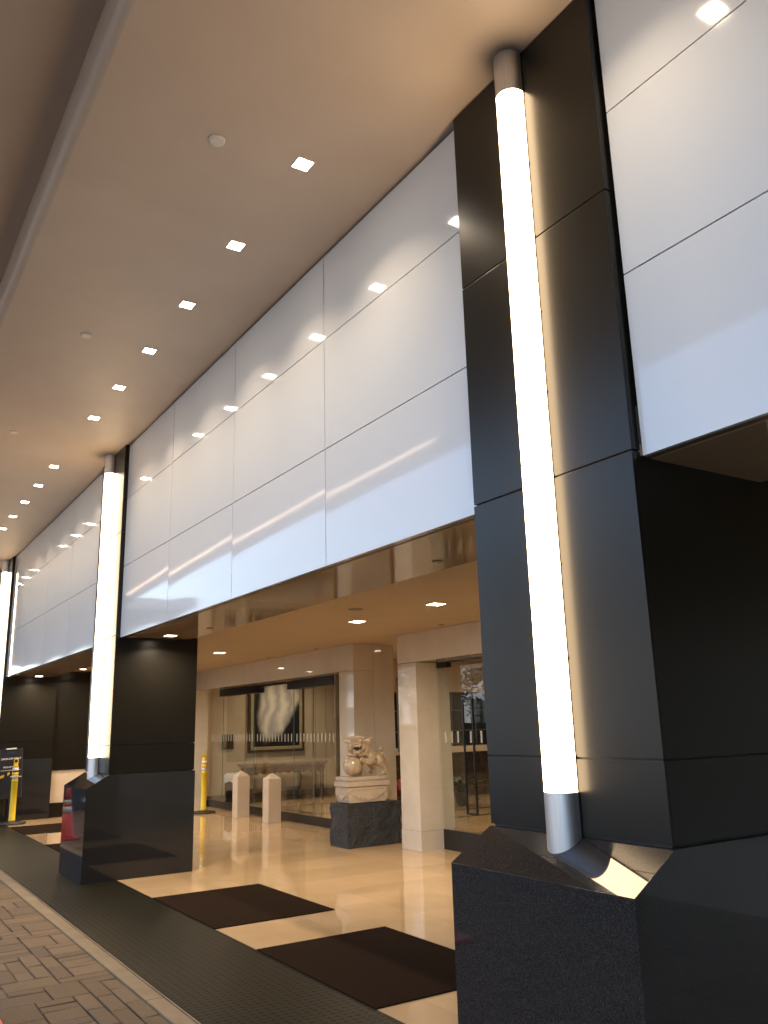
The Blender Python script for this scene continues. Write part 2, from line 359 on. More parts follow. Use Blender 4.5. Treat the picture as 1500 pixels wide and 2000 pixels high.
for (x0, x1, y0, y1) in ((7.0, 12.5, 11.35, 11.47), (7.0, 12.5, 12.25, 12.37), (7.0, 7.12, 11.473, 12.247), (7.2, 9.5, 15.2, 15.32), (7.2, 9.5, 13.6, 13.72), (7.2, 7.32, 13.723, 15.197)): mb.box(x0, x1, y0, y1, -.02, .0015)
tag(mb.build('floor_inlay', 'inlay'), 'dark brown marble bands in the lobby floor', 'floor', kind='structure')
mats = [(2.645, 3.70, 6.625, 8.141), (2.645, 3.70, 4.292, 5.848), (2.645, 3.70, 14.33, 15.62), (2.645, 3.70, 11.35, 12.84)]
labs = ['dark brown mat on the beige floor, beside the far pedestal', 'dark brown mat next to the near pedestal, largest in view', 'dark brown mat on the floor behind the far pedestal, by the yellow belt post', 'dark brown mat hidden behind the far pedestal']
for (x0, x1, y0, y1), l in zip(mats, labs):
    o = MB().box(x0, x1, y0, y1, .0005, .009, bev=.003).build('floor_mat', 'mat', loc=((x0+x1)/2, (y0+y1)/2, 0)); tag(o, l, 'mat', 'dark mats laid on the marble floor')

# ------------------------------------------------------------------ ceilings
prof = [(2.66, ZH), (.80, ZH), (.775, ZH+.006), (.757, ZH+.022), (.747, ZH+.05), (.737, ZH+.238), (2.66, ZH+.238)]
o = MB().prism(prof, 'Y', Y0, Y1).build('ceiling', 'ceil')
for p in o.data.polygons: p.use_smooth = abs(p.normal.y) < .5 and p.normal.x < -.1 and p.area < 90*.06
tag(o, 'brown painted canopy ceiling with downlights', 'ceiling', kind='structure')
tag(MB().box(-3.4, -.902, 23, 46, ZH-.02, ZH+.3).build('sky_blocker', 'ceil'), 'unseen slab added past the canopy edge to hide sky from the white panels', 'ceiling', kind='structure')  # added out of view: cuts the sky wedge mirrored in the farthest panels
tag(MB().box(-.55, .80, Y0, Y1, ZH+.2405, ZH+.40).build('recessed_ceiling', 'ceil'), 'raised part of the canopy ceiling over the drive', 'ceiling', kind='structure')
tag(MB().box(-.90, -.552, Y0, Y1, ZH-.05, ZH+.45, bev=.01).build('canopy_beam', 'ceil'), 'outer edge beam of the canopy', 'ceiling', kind='structure')
tag(MB().box(-.90, 22, Y0, Y1, ZH+.46, ZH+7.5).build('upper_sun_block', 'bright_wall'), 'unseen upper storeys added above the canopy to keep the sun off the front', 'building')  # solid mass added overhead so its shadow covers the entrance front
tag(MB().box(2.562, 2.625, Y0, Y1, ZS+.004, ZS+.05).build('soffit_trim', 'soffit_trim'), 'bronze trim under the white panels', 'soffit', kind='structure')
mb = MB()
yy = [2.1, 6.2, 10.35, 13.5, 16.7, 20]
for a, b_ in zip([-9]+yy, yy+[46]): mb.box(2.629, 3.34, a+.003, b_-.003, ZS, ZS+.05)
tag(mb.build('soffit', 'soffit'), 'glossy brown soffit panels behind the white facade panels', 'soffit', kind='structure')
tag(MB().box(2.56, 3.50, Y0, Y1, ZS+.052, 2.70).build('soffit_void', 'joint'), 'dark joint above the soffit panels', 'soffit', kind='structure')
tag(MB().box(3.345, 6.60, Y0, Y1, 2.61, 2.69).build('lobby_ceiling', 'lobbyceil'), 'warm beige ceiling of the entrance lobby', 'ceiling', kind='structure')
tag(MB().box(6.602, 22, Y0, Y1, 2.78, 2.86).build('inner_ceiling', 'lobbyceil'), 'ceiling of the inner hall', 'ceiling', kind='structure')
tag(MB().box(22, 22.2, Y0, Y1, 0, 4.6).build('lobby_back_wall', 'wallpaint'), 'beige wall at the very back of the hall', 'wall')
tag(MB().box(-6, 22, -12.2, -12, -.1, 4.6).build('sky_screen_wall', 'wallpaint'), 'beige wall added behind the viewer to keep sky out of the dark reflections', 'wall')  # unseen wall added so dark faces mirror dim beige instead of sky
tag(MB().box(2.62, 22, Y1-.2, Y1, 0, 4.6).build('end_wall', 'wallpaint'), 'far end wall of the hall', 'wall')

# ------------------------------------------------------------------ lamps
def area(loc, W, size=.1, col=WARM, spread=150):
    l = bpy.data.lights.new('downlight_glow', 'AREA'); l.energy = W; l.size = size; l.color = col; l.spread = rad(spread); l.shape = 'SQUARE'
    o = bpy.data.objects.new('downlight_glow', l); C.objects.link(o); o.location = loc; return o
def square_lamp(loc, half, W, label, group, lens='lens', src=None, spread=150):
    x, y, z = loc
    if src is None:
        e = empty('downlight', loc, label, 'light', group)
        mb = MB(); h = half; k = .008
        for (a, b_, c_, d_) in ((-h-k, h+k, -h-k, -h), (-h-k, h+k, h, h+k), (-h-k, -h, -h, h), (h, h+k, -h, h)): mb.box(a, b_, c_, d_, -.004, .012)
        mb.build('frame', 'white', e)
        MB().box(-h+.001, h-.001, -h+.001, h-.001, -.003, .002).build('lens', lens, e)
    else:
        e = copy_tree(src); e.location = loc; e['label'] = label
    area((x, y, z-.006), W, half*1.9, spread=spread).parent = None
    return e
ylist = [1.86, 3.834, 4.84, 5.81, 6.765, 7.707, 8.656, 10.608, 11.571, 12.534, 13.50, 14.42, 15.4, 18.0, 18.96, 19.9]
src = None; onam = ['first', 'second', 'third', 'fourth', 'fifth', 'sixth', 'seventh', 'eighth', 'ninth', 'tenth', 'eleventh', 'twelfth', 'thirteenth', 'fourteenth', 'fifteenth', 'sixteenth']
for i, y in enumerate(ylist):
    if i == 0: lab = 'lit square downlight seen only mirrored in the white panel right of the near pillar'
    elif i == 1: lab = 'largest lit square downlight in the canopy ceiling, nearest the big round sensor disc'
    else: lab = '%s lit square downlight in the canopy row, counting away from the largest one' % onam[i-1]
    e = square_lamp((1.98, y, ZH), .047, OUT_W, lab, 'square downlights in a row in the canopy ceiling', src=src, spread=112)
    src = src or e
src = None
for (x, y, z), lab in [((4.815, 6.538, 2.61), 'lit downlight in the lobby ceiling, closest to the near dark pillar'), ((4.815, 8.035, 2.61), 'lit downlight in the lobby ceiling above the gap between the marble columns'),
                       ((4.86, 12.212, 2.61), 'lit downlight in the lobby ceiling above the sliding doors'), ((4.86, 15.2, 2.61), 'lobby downlight hidden behind the far dark pillar'),
                       ((4.86, 18.2, 2.61), 'lobby downlight beyond the dark side wall')]:
    e = square_lamp((x, y, z), .07, LOB_W, lab, 'square downlights in the lobby ceiling', lens='lens_in', src=src); src = src or e
src = None
for (x, y), lab in [((3.0, 8.97), 'lit square downlight in the glossy soffit beside the far dark pillar'), ((3.05, 16.3), 'lit square downlight in the soffit of the farthest bay, by the third dark pillar'),
                    ((3.76, 16.1), 'small lit downlight at the edge of the farthest bay soffit')]:
    z = ZS if x < 3.3 else 2.61
    e = square_lamp((x, y, z-.002), .055, 6, lab, 'square downlights in the soffit', lens='lens_in', src=src); src = src or e
src = None
for i, (x, y) in enumerate([(8.1, 15.9), (8.1, 13.6), (8.2, 10.4), (8.2, 7.6), (11.2, 13.2), (11.2, 9.0), (14, 16), (14, 11)]):  # added lamps that brighten the inner hall, positions made up
    e = square_lamp((x, y, 2.78), .07, IN_W, 'added inner hall downlight ' + ['above the left end of the console table', 'above the framed print wall side of the sliding doors', 'behind the gap between the marble columns', 'behind the right glass door', 'in front of the reception counter', 'deep behind the near dark pillar', 'beyond the reception counter, far side', 'beyond the reception counter, near side'][i], 'downlights added to light the inner hall', lens='lens_in', src=src); src = src or e

e = empty('streak_strip', (-.545, 14, ZH+.03), 'thin glowing strip added along the outer canopy beam to make streaks in the white panels', 'light')  # glowing strip added for the warm streaks mirrored in the panels
MB().box(-.006, 0, -6.5, 7, -.008, .03).build('housing', 'ceil', e); MB().box(.0005, .006, -6.45, 6.95, -.002, .022).build('lens', emis('streak strip glow', (1, .74, .5), 2.0), e)
# ceiling discs and sprinkler caps
def disc(loc, rr, label, mat='white', t_=.012, name='smoke_detector', cat='smoke detector', group='round discs in the canopy ceiling'):
    o = MB().lathe([(rr*.75, -t_-.003), (rr*.97, -t_), (rr, 0)], n=28).build(name, mat, loc=(0, 0, 0)); o.location = loc; tag(o, label, cat, group)
disc((1.467, 3.891, ZH), .046, 'large white round disc in the canopy ceiling near the largest downlight')
disc((1.431, 6.723, ZH), .046, 'small white round disc in the canopy ceiling, middle of the three')
disc((1.33, 9.5, ZH), .042, 'white round disc in the canopy ceiling at the left picture edge', t_=.012)
for (x, y, z), l in [((3.147, 8.185, ZS), 'small dark cap in the glossy soffit near the far dark pillar'), ((3.123, 4.21, ZS), 'small dark cap in the glossy soffit near the near dark pillar')]:
    disc((x, y, z), .035, l, 'soffit_trim', .004, 'sprinkler_cap', 'sprinkler', 'flush caps in the soffit')
for (x, y, z), l, rr in [((4.27, 7.15, 2.61), 'dark round speaker grille in the lobby ceiling between two lit downlights', .075), ((5.92, 7.95, 2.61), 'small dark cap in the lobby ceiling near the right marble header', .035),
                     ((5.98, 11.19, 2.61), 'small dark cap in the lobby ceiling over the sliding doors, nearer one', .035), ((6.0, 12.9, 2.61), 'small dark cap in the lobby ceiling over the sliding doors, farther one', .035)]:
    disc((x, y, z), rr, l, 'soffit_trim', .004, 'ceiling_cap', 'ceiling cap', 'flush caps in the lobby ceiling')

# ------------------------------------------------------------------ dark pillars with granite pedestals
def make_pillar(label):
    e = empty('pillar', (0, 0, 0), label, 'pillar', 'dark pillars of the entrance front')
    # local y 0..PW, X as world
    prof = [(XF, 0), (XF, ZCH), (XP, ZPT), (XB+.01, ZPT), (XB+.01, 0)]
    MB().prism(prof, 'Y', 0, PW, bev=.0012).build('pedestal', 'granite', e)
    i = .012
    MB().box(XP+i, XB-i, .008+i, PW-.008-i, ZPT+.001, 4.722).build('core', 'joint', e)
    g = .004; lv = [ZPT+.006, ZV, ZQ, ZR, 4.716]
    for a, b_ in zip(lv, lv[1:]):
        za, zb = a+g, b_-g
        mb = MB().box(XP, XP+i-.001, .008, PW-.008, za, zb, bev=.0015); mb.build('front_panel', 'bronze', e)
        for (y0, y1) in ((.008, .008+i-.001), (PW-.008-i+.001, PW-.008)):
            mb = MB().box(XP+i, XB-i-.0005, y0, y1, za, zb, bev=.0015); mb.build('side_panel', 'bronze', e)
        MB().box(XB-i, XB, .008, PW-.008, za, zb, bev=.0015).build('back_panel', 'bronze', e)
    return e
p0 = make_pillar('nearest dark pillar on a black granite pedestal, filling the right side')
plabs = [None, 'dark pillar on a black granite pedestal in the middle distance', 'farthest dark pillar, cut by the left picture edge']
pillars = [p0]
for y, l in zip(PIL[1:], plabs[1:]):
    q = copy_tree(p0); q['label'] = l; pillars.append(q)
for q, y in zip(pillars, PIL): q.location = (0, y, 0)

# half-round light tubes
TC = 2.487; TR = .069; TYC = .507
def dshape(rr, back, n=20):
    pts = [(back, -rr)] + [(TC-rr*math.sin(PI*k/n), -rr*math.cos(PI*k/n)) for k in range(n+1)] + [(back, rr)]
    return pts
def make_tube(label):
    e = empty('column_light', (0, 0, 0), label, 'light', 'half round light tubes on the dark pillars')
    zl0, zl1 = 1.217, 4.485; back = XP-.006
    def dprism(rr, z0, z1, mat, name, slope=False, bk=back):
        mb = MB(); pts = dshape(rr, bk); A = []; B = []
        for (x, y) in pts:
            zz = z0
            if slope: zz = ZCH+(x-XF)*(ZPT-ZCH)/(XP-XF)+.001
            A.append(mb.b.verts.new((x, TYC+y, zz))); B.append(mb.b.verts.new((x, TYC+y, z1)))
        n = len(pts); mb.b.faces.new([mb.b.verts.new(v_.co) for v_ in A]); mb.b.faces.new([mb.b.verts.new(v_.co) for v_ in B[::-1]])
        for i in range(n):
            q = mb.b.faces.new((A[i], B[i], B[(i+1) % n], A[(i+1) % n])); q.smooth = 1 <= i <= n-3
        return mb.build(name, mat, e)
    dprism(TR, zl0+.0005, zl1, 'tube', 'diffuser')
    dprism(TR+.002, 0, zl0, 'steel', 'lower_cap', slope=True)
    dprism(TR+.002, zl1+.0005, ZH-.006, 'steel', 'upper_cap')
    mb = MB().box(back+.0005, XP-.0008, TYC-TR+.004, TYC+TR-.004, ZPT-.005, ZH-.01)
    for z in [1.346+k*.39 for k in range(9)]: mb.box(back+.0008, XP-.0005, TYC-TR-.0005, TYC-TR+.0035, z, z+.012)
    mb.build('mounting_channel', 'joint', e)
    return e
t0 = make_tube('long glowing light tube on the nearest dark pillar')
tl = ['long glowing light tube on the middle-distance dark pillar', 'long glowing light tube cut by the left picture edge']
tubes = [t0]
for l in tl: q = copy_tree(t0); q['label'] = l; tubes.append(q)
for q, y in zip(tubes, PIL): q.location = (0, y, 0)

# ------------------------------------------------------------------ white facade panels, one cladding wall per bay
def white_bay(ya, yb, label, n=4):
    e = empty('panel_wall', (XW, ya, ZS), label, 'wall', 'white panel walls between the dark pillars')
    MB().box(.022, .10, .002, yb-ya-.002, .01, ZH-ZS-.012).build('backing', 'joint', e)
    zs = [0, Z2-ZS, Z1-ZS, ZH-ZS-.016]; wdt = (yb-ya)/n; g = .0035
    for j in range(3):
        for i in range(n):
            y0, y1, z0, z1 = i*wdt+g, (i+1)*wdt-g, zs[j]+(g if j else 0), zs[j+1]-g
            mb = MB(); K = 14; gr = []
            for a in range(K+1):
                row = []
                for b_ in range(K+1):
                    uu, vv = a/K, b_/K; bl = (.0032 if j == 0 else .0009)*(1-(2*uu-1)**2)*(1-(2*vv-1)**2)
                    row.append(mb.b.verts.new((-bl, y0+(y1-y0)*uu, z0+(z1-z0)*vv)))
                gr.append(row)
            for a in range(K):
                for b_ in range(K): mb.b.faces.new((gr[a][b_], gr[a+1][b_], gr[a+1][b_+1], gr[a][b_+1])).smooth = True
            edge = [gr[a][0] for a in range(K+1)]+[gr[K][b_] for b_ in range(1, K+1)]+[gr[a][K] for a in range(K-1, -1, -1)]+[gr[0][b_] for b_ in range(K-1, 0, -1)]
            ft = [mb.b.verts.new(v_.co) for v_ in edge]; bk = [mb.b.verts.new((.021, v_.co.y, v_.co.z)) for v_ in edge]; L = len(edge)
            for k in range(L): mb.b.faces.new((ft[k], ft[(k+1) % L], bk[(k+1) % L], bk[k]))
            mb.build('panel', 'panel', e)
    return e
white_bay(PIL[0]+PW+.004, PIL[1]-.004, 'wide white panel wall between the near and middle dark pillars')
white_bay(PIL[1]+PW+.004, PIL[2]-.004, 'white panel wall between the middle and farthest dark pillars')
white_bay(PIL[0]-6.262, PIL[0]-.004, 'white panel wall right of the nearest dark pillar, cut by the picture edge')
white_bay(PIL[2]+PW+.004, PIL[2]+PW+6.26, 'white panel wall beyond the farthest dark pillar')

# ------------------------------------------------------------------ marble entrance wall
e = empty('entrance_wall', (6.1, 12, 0), 'cream marble entrance wall with columns and headers round the glass doors', 'wall')
def L(o): o.location = o.location-Vector((6.1, 12, 0)); return o
zc = 2.608
def marble_col(y0, y1, x1, zt):
    c_ = L(MB().box(6.1, x1, y0, y1, .227, zt, bev=.002).build('column', 'marble', e))
    MB().box(6.096, x1+.003, y0-.004, y1+.004, 0, .225, bev=.002).build('base_course', 'marble', c_)
    return c_
marble_col(10.31, 10.72, 6.43, 2.235); marble_col(8.775, 9.185, 6.43, 2.235); marble_col(16.62, 17.6, 6.40, 2.235); marble_col(4.2, 4.6, 6.43, 2.235)
L(MB().box(6.1, 6.48, 10.31, 17.6, 2.237, zc, bev=.002).build('header', 'marble', e))
L(MB().box(6.1, 6.48, 3.0, 9.185, 2.242, zc, bev=.002).build('header', 'marble', e))
L(MB().box(6.433, 6.77, 10.30, 10.72, 0, zc-.002, bev=.002).build('jamb_slab', 'marble', e))
L(MB().box(6.433, 6.62, 8.783, 9.18, .0, 2.24, bev=.002).build('jamb_slab', 'marble', e))
L(MB().box(6.1, 6.48, -3, 4.19, 0, zc-.003).build('wall_section', 'marble', e))

# left sliding glass doors
e = empty('sliding_door_screen', (6.45, 13.7, 0), 'frameless sliding glass doors with black headers, left of the stone lion', 'door')
def L2(o): o.location = o.location-Vector((6.45, 13.7, 0)); return o
MBz = lambda: MB()
ed = [16.62, 15.943, 14.456, 12.932, 12.235, 11.447, 10.74]
for k, (a, b_) in enumerate(zip(ed, ed[1:])):
    off = .03 if k in (2, 3) else 0
    p = L2(MB().box(6.45+off, 6.46+off, b_+.004, a-.004, .135, 2.23).build('glass_pane', 'glass', e))
    mb = MB(); yv = b_+.06
    while yv < a-.06: mb.box(6.4475+off, 6.449+off, yv, yv+.033, 1.245, 1.372); yv += .124
    mb.build('frosted_pattern', 'etch', p)
    MB().box(6.4505+off, 6.4595+off, b_-.0035, b_+.0035, .135, 2.23).build('glass_edge', 'glass_edge', p)
L2(MB().box(6.43, 6.47, 10.74, 16.9, 0, .132, bev=.003).build('plinth', 'black', e))
for (a, b_) in ((14.27, 16.03), (11.45, 13.02)): L2(MB().box(6.40, 6.56, a, b_, 2.095, 2.234, bev=.004).build('door_header', 'black', e))
L2(MB().box(6.44, 6.48, 13.025, 14.265, 2.195, 2.234).build('track', 'black', e))
L2(MB().box(6.42, 6.50, 11.40, 11.445, 0.133, 2.234, bev=.002).build('door_jamb', 'counter', e))

# right pivot glass door
e = empty('glass_entry_door', (6.45, 7, 0), 'clear glass entry door with tall black loop handle beside the near pillar', 'door')
def L3(o): o.location = o.location-Vector((6.45, 7, 0)); return o
for (a, b_) in ((8.10, 8.775), (6.9, 8.093), (5.7, 6.893), (4.6, 5.693)):
    p = L3(MB().box(6.45, 6.462, a, b_, .232, 2.22).build('glass_pane', 'glass', e))
    mb = MB(); yv = a+.05
    while yv < b_-.04: mb.box(6.4475, 6.449, yv, yv+.034, 1.247, 1.385); yv += .125
    mb.build('frosted_pattern', 'etch', p)
L3(MB().box(6.432, 6.47, 4.6, 8.774, 0, .228, bev=.003).build('plinth', 'black', e))
L3(MB().box(6.42, 6.50, 8.56, 8.77, 2.165, 2.236, bev=.003).build('door_header', 'black', e))
L3(MB().box(6.44, 6.48, 4.6, 8.555, 2.222, 2.240).build('track', 'black', e))
mb = MB()
for y in (8.035, 8.215): mb.box(6.375, 6.395, y-.011, y+.011, .44, 1.76, bev=.003)
for z in (.44, 1.738): mb.box(6.3752, 6.3948, 8.046, 8.204, z, z+.022)
for z in (.62, 1.56): mb.cyl((6.394, 8.035, z), (6.449, 8.035, z), .008)
L3(mb.build('handle', 'black', e))

# ------------------------------------------------------------------ inside walls and furnishings
e = empty('inner_hall_wall', (8, 17, 0), 'beige wall behind the console table and framed print', 'wall')
MB().box(-1.5, 4, 0, .12, 0, 2.778).build('wall_face', 'wallpaint', e)
MB().box(-1.5, 4, -.015, -.001, .0, .16).build('baseboard', 'counter', e)
for x in (-.62, 1.05, 1.32): MB().box(x-.004, x+.004, -.004, -.001, .165, 2.77).build('panel_joint', 'counter', e)
e = empty('dark_side_wall', (4.7, 16.78, 0), 'dark polished wall beside the farthest pillar with a pale stone block', 'wall')
MB().box(-1.24, 1.35, 0, .3, .82, 2.605).build('wall_face', 'bronze', e)
MB().box(-1.24, 1.35, 0, .3, 0, .25).build('wall_base', 'bronze', e)
MB().box(-1.235, 1.35, .02, .3, .252, .818).build('stone_block', 'marble_dull', e)
# framed print
e = empty('framed_print', (8.09, 16.995, .97), 'large framed abstract print of a pale smoky shape on black', 'picture')
w_, h_ = .66, 1.66
mb = MB()
for (a, b_, c_, d_) in ((-w_, w_, 0, .05), (-w_, w_, h_-.05, h_), (-w_, -w_+.05, .05, h_-.05), (w_-.05, w_, .05, h_-.05)): mb.box(a, b_, -.06, 0, c_, d_, bev=.004)
mb.build('outer_frame', 'darkframe', e)
mb = MB()
for (a, b_, c_, d_) in ((-w_+.05, w_-.05, .05, .115), (-w_+.05, w_-.05, h_-.115, h_-.05), (-w_+.05, -w_+.115, .115, h_-.115), (w_-.115, w_-.05, .115, h_-.115)): mb.box(a, b_, -.05, 0, c_, d_, bev=.006)
mb.build('gold_frame', 'gold', e)
o = MB().box(-w_+.115, w_-.115, -.03, -.01, .115-h_/2, h_-.115-h_/2).build('print', 'print', e); o.location = (0, 0, h_/2)
# console table
e = empty('console_table', (8.08, 16.6, 0), 'carved marble console table under the framed print', 'table')
mb = MB(); mb.box(-.94, .94, -.25, .25, .725, .765, bev=.008); mb.box(-.91, .91, -.23, .23, .70, .7245, bev=.006); mb.build('tabletop', 'tabletop', e)
mb = MB(); mb.box(-.86, .86, -.20, .20, .58, .699)
for k in range(9): mb.prism([(-.8+k*.18, .58), (-.71+k*.18, .545), (-.62+k*.18, .58)], 'Y', -.212, -.19)
mb.build('apron', 'table', e)
for (x, y) in ((-.82, -.17), (.82, -.17), (-.82, .17), (.82, .17), (.46, .17)):
    mb = MB(); mb.box(x-.05, x+.05, y-.05, y+.05, .60, .70, bev=.004)
    mb.lathe([(.045, .60), (.06, .56), (.036, .53), (.05, .47), (.042, .3), (.03, .16), (.045, .13), (.03, .11), (.05, .08), (.05, .0)], x, y, 0, 16); mb.build('leg', 'table', e)
mb = MB(); mb.box(-.80, .80, .12, .20, .05, .10, bev=.006); mb.build('stretcher', 'table', e)
# waste bin with liner
e = empty('waste_bin', (6.83, 16.3, 0), 'black waste bin with crumpled white liner behind the left glass', 'bin')
MB().lathe([(.13, 0), (.15, .02), (.165, .50), (.17, .52)], n=24).build('bin_body', 'bin', e)
random.seed(3); mb = MB(); rings = []
for k, (rr, z) in enumerate([(.172, .44), (.182, .52), (.176, .56), (.15, .60), (.11, .615)]):
    rings.append([mb.b.verts.new(((rr+random.uniform(-.012, .012))*math.cos(2*PI*i/28), (rr+random.uniform(-.012, .012))*math.sin(2*PI*i/28), z+random.uniform(-.02, .02)*(1.8 if k == 0 else 1))) for i in range(28)])
for a, b_ in zip(rings, rings[1:]):
    for i in range(28): mb.b.faces.new((a[i], a[(i+1) % 28], b_[(i+1) % 28], b_[i]))
mb.b.faces.new(rings[-1]); mb.build('liner', 'liner', e)
e = empty('wall_niche', (6.98, 16.993, 1.06), 'small dark square wall plaque beside the framed print', 'plaque')
mb = MB(); mb.box(-.125, .125, -.03, 0, 0, .30, bev=.004); mb.build('plaque_frame', 'darkframe', e)
MB().box(-.10, .10, -.034, -.031, .025, .275).build('plaque_face', 'inlay', e)
# dark window and counter seen in the gap and through the right door
e = empty('reception_counter', (10.9, 14.5, 0), 'dark reception counter with glazed back wall, seen through the glass', 'counter')
MB().box(-1.6, 3.6, 0, .3, 0, .88).build('counter_front', 'inlay', e)
MB().box(-1.65, 3.65, -.25, .32, .885, .995, bev=.01).build('countertop', 'marble_dull', e)
mb = MB(); mb.box(-1.6, 3.6, .42, .5, .90, 2.12); mb.build('back_glazing', 'winglass', e)
mb = MB()
for k in range(9): mb.box(-1.6+k*.65, -1.57+k*.65, .39, .418, .90, 2.12)
for z in (1.3, 1.72, 2.10): mb.box(-1.6, 3.6, .395, .4185, z, z+.025)
mb.build('mullion', 'mull', e)
MB().box(-1.6, 3.6, .38, .5, 2.125, 2.775).build('bulkhead', 'wallpaint', e)
e = empty('display_board', (9.52, 14.1, .95), 'tall narrow information display in the gap between the marble columns', 'display')
MB().box(-.17, .30, 0, .04, .0, 1.42).build('display_case', 'mull', e)
MB().box(-.15, .28, -.004, -.001, .55, .80).build('blue_screen', 'screen_blue', e)
mb = MB().prism([(-.15, .02), (.16, .02), (.02, .54), (-.15, .54)], 'Y', -.006, -.001); mb.build('pale_sheet', 'screen_grey', e)

def leaf_plant(name, loc, mat, n, ln, seed, label, spread=1.0, pot=True):
    random.seed(seed); e = empty(name, loc, label, 'plant')
    if pot: MB().lathe([(.10, 0), (.15, .25), (.16, .26), (.14, .26)], n=20).build('pot', 'pot', e)
    mb = MB(); zb = .25 if pot else 0
    for k in range(n):
        a = random.uniform(0, 2*PI); l = ln*random.uniform(.6, 1.1); el = random.uniform(.5, 1.3); wv_ = random.uniform(.02, .04)
        pr = None; side = Vector((-math.sin(a), math.cos(a), 0))
        for s in range(7):
            q = s/6; hx = l*q*math.cos(el)*spread*(1+.3*q); z = zb+l*math.sin(el)*(q-.55*q*q*1.1)
            c_ = Vector((hx*math.cos(a), hx*math.sin(a), z)); ww = wv_*math.sin(PI*min(.98, q*.85+.12))
            cur = (mb.b.verts.new(c_-side*ww), mb.b.verts.new(c_+Vector((0, 0, -.006))), mb.b.verts.new(c_+side*ww))
            if pr: mb.b.faces.new((pr[0], pr[1], cur[1], cur[0])); mb.b.faces.new((pr[1], pr[2], cur[2], cur[1]))
            pr = cur
    mb.build('leaves', mat, e, smooth=True); return e
leaf_plant('potted_plant', (9.9, 12.9, 0), 'leaf', 46, .62, 5, 'dark green leafy plant seen through the right glass door')
leaf_plant('red_plant', (8.35, 12.55, 0), 'redleaf', 40, .7, 9, 'red and dark leaved plant between the marble columns')

# ------------------------------------------------------------------ bollards
def bollard(label):
    e = empty('bollard', (0, 0, 0), label, 'bollard', 'cream stone bollards before the sliding doors')
    h = .112; mb = MB(); mb.box(-h, h, -h, h, 0, .672, bev=.004); mb.build('post', 'marble_dull', e)
    mb = MB(); tv = mb.b.verts.new((0, 0, .765)); bt = [mb.b.verts.new(p) for p in ((-h, -h, .6725), (h, -h, .6725), (h, h, .6725), (-h, h, .6725))]
    for i in range(4): mb.b.faces.new((bt[i], bt[(i+1) % 4], tv))
    mb.b.faces.new(bt[::-1]); mb.build('pyramid_cap', 'marble_dull', e); return e
b0 = bollard('cream stone bollard nearer the yellow post'); b1 = copy_tree(b0); b1['label'] = 'cream stone bollard nearer the stone lion'
b0.location = (6.13, 14.27, 0); b1.location = (6.152, 13.065, 0)

# ------------------------------------------------------------------ yellow delineator posts
def delineator(label):
    e = empty('delineator_post', (0, 0, 0), label, 'barrier post', 'yellow plastic barrier posts on black bases')
    MB().lathe([(.23, 0), (.235, .012), (.22, .03), (.12, .04), (.07, .05)], n=8).build('base', 'rubber', e)
    MB().lathe([(.058, .045), (.058, .075), (.052, .08), (.052, .70), (.056, .705), (.056, .72), (.047, .725), (.047, .925), (.050, .93), (.036, .965), (.036, .975)], n=24).build('tube', 'yellow', e)
    for z in (.735, .855): MB().lathe([(.0485, z), (.0485, z+.065)], n=24).build('reflective_band', 'band', e)
    MB().lathe([(.054, .805), (.054, .845)], n=24).build('collar', 'yellow', e)
    mb = MB(); mb.tube([(-.026, 0, .97), (-.032, 0, 1.0), (-.032, 0, 1.05), (-.02, 0, 1.065), (.02, 0, 1.065), (.032, 0, 1.05), (.032, 0, 1.0), (.026, 0, .97)], .0085, 8)
    mb.box(-.03, .03, -.008, .008, .965, 1.01); mb.build('handle', 'yellow', e); return e
d0 = delineator('yellow barrier post in front of the marble wall, right of the middle pillar'); d1 = copy_tree(d0); d1['label'] = 'yellow barrier post with striped tape beside the dark navy sign'
d0.location = (5.87, 15.37, 0); d1.location = (2.755, 16.16, 0)
# tape tied to the left post
mb = MB(); pts = [(2.72, 16.14, .865), (2.60, 16.1, .81), (2.40, 16.05, .74), (2.1, 15.95, .66), (1.8, 15.85, .62)]; pv = None; tot = 0
segs = []
for a, b_ in zip(pts, pts[1:]):
    for k in range(6): segs.append(Vector(a).lerp(Vector(b_), k/6))
segs.append(Vector(pts[-1]))
for i, c_ in enumerate(segs):
    cur = [mb.b.verts.new(c_+Vector((0, 0, .022))), mb.b.verts.new(c_+Vector((.0, .004, .022))), mb.b.verts.new(c_+Vector((0, .004, -.022))), mb.b.verts.new(c_+Vector((0, 0, -.022)))]
    if pv:
        for k in range(4):
            q = mb.b.faces.new((pv[k], pv[(k+1) % 4], cur[(k+1) % 4], cur[k])); q.material_index = (i//2) % 2
    pv = cur
mb.lathe([(.0545, .78), (.0545, .80)], 2.755, 16.16, 0, 20); mb.lathe([(.0505, .845), (.0505, .875)], 2.755, 16.16, 0, 20, mi=1)
o = mb.build('barrier_tape', ['yellow', 'rubber']); tag(o, 'yellow and black striped tape tied to the left barrier post', 'tape')
mb = MB(); mb.box(2.665, 2.845, 16.085, 16.10, .770, .786, bev=.003); tag(mb.build('cable_tie_bar', 'band'), 'short white bar across the yellow post with tape', 'clip')
# post the tape runs to, outside the picture
d2 = copy_tree(d0); d2['label'] = 'yellow barrier post at the kerb end of the striped tape'; d2.location = (1.78, 15.84, 0)

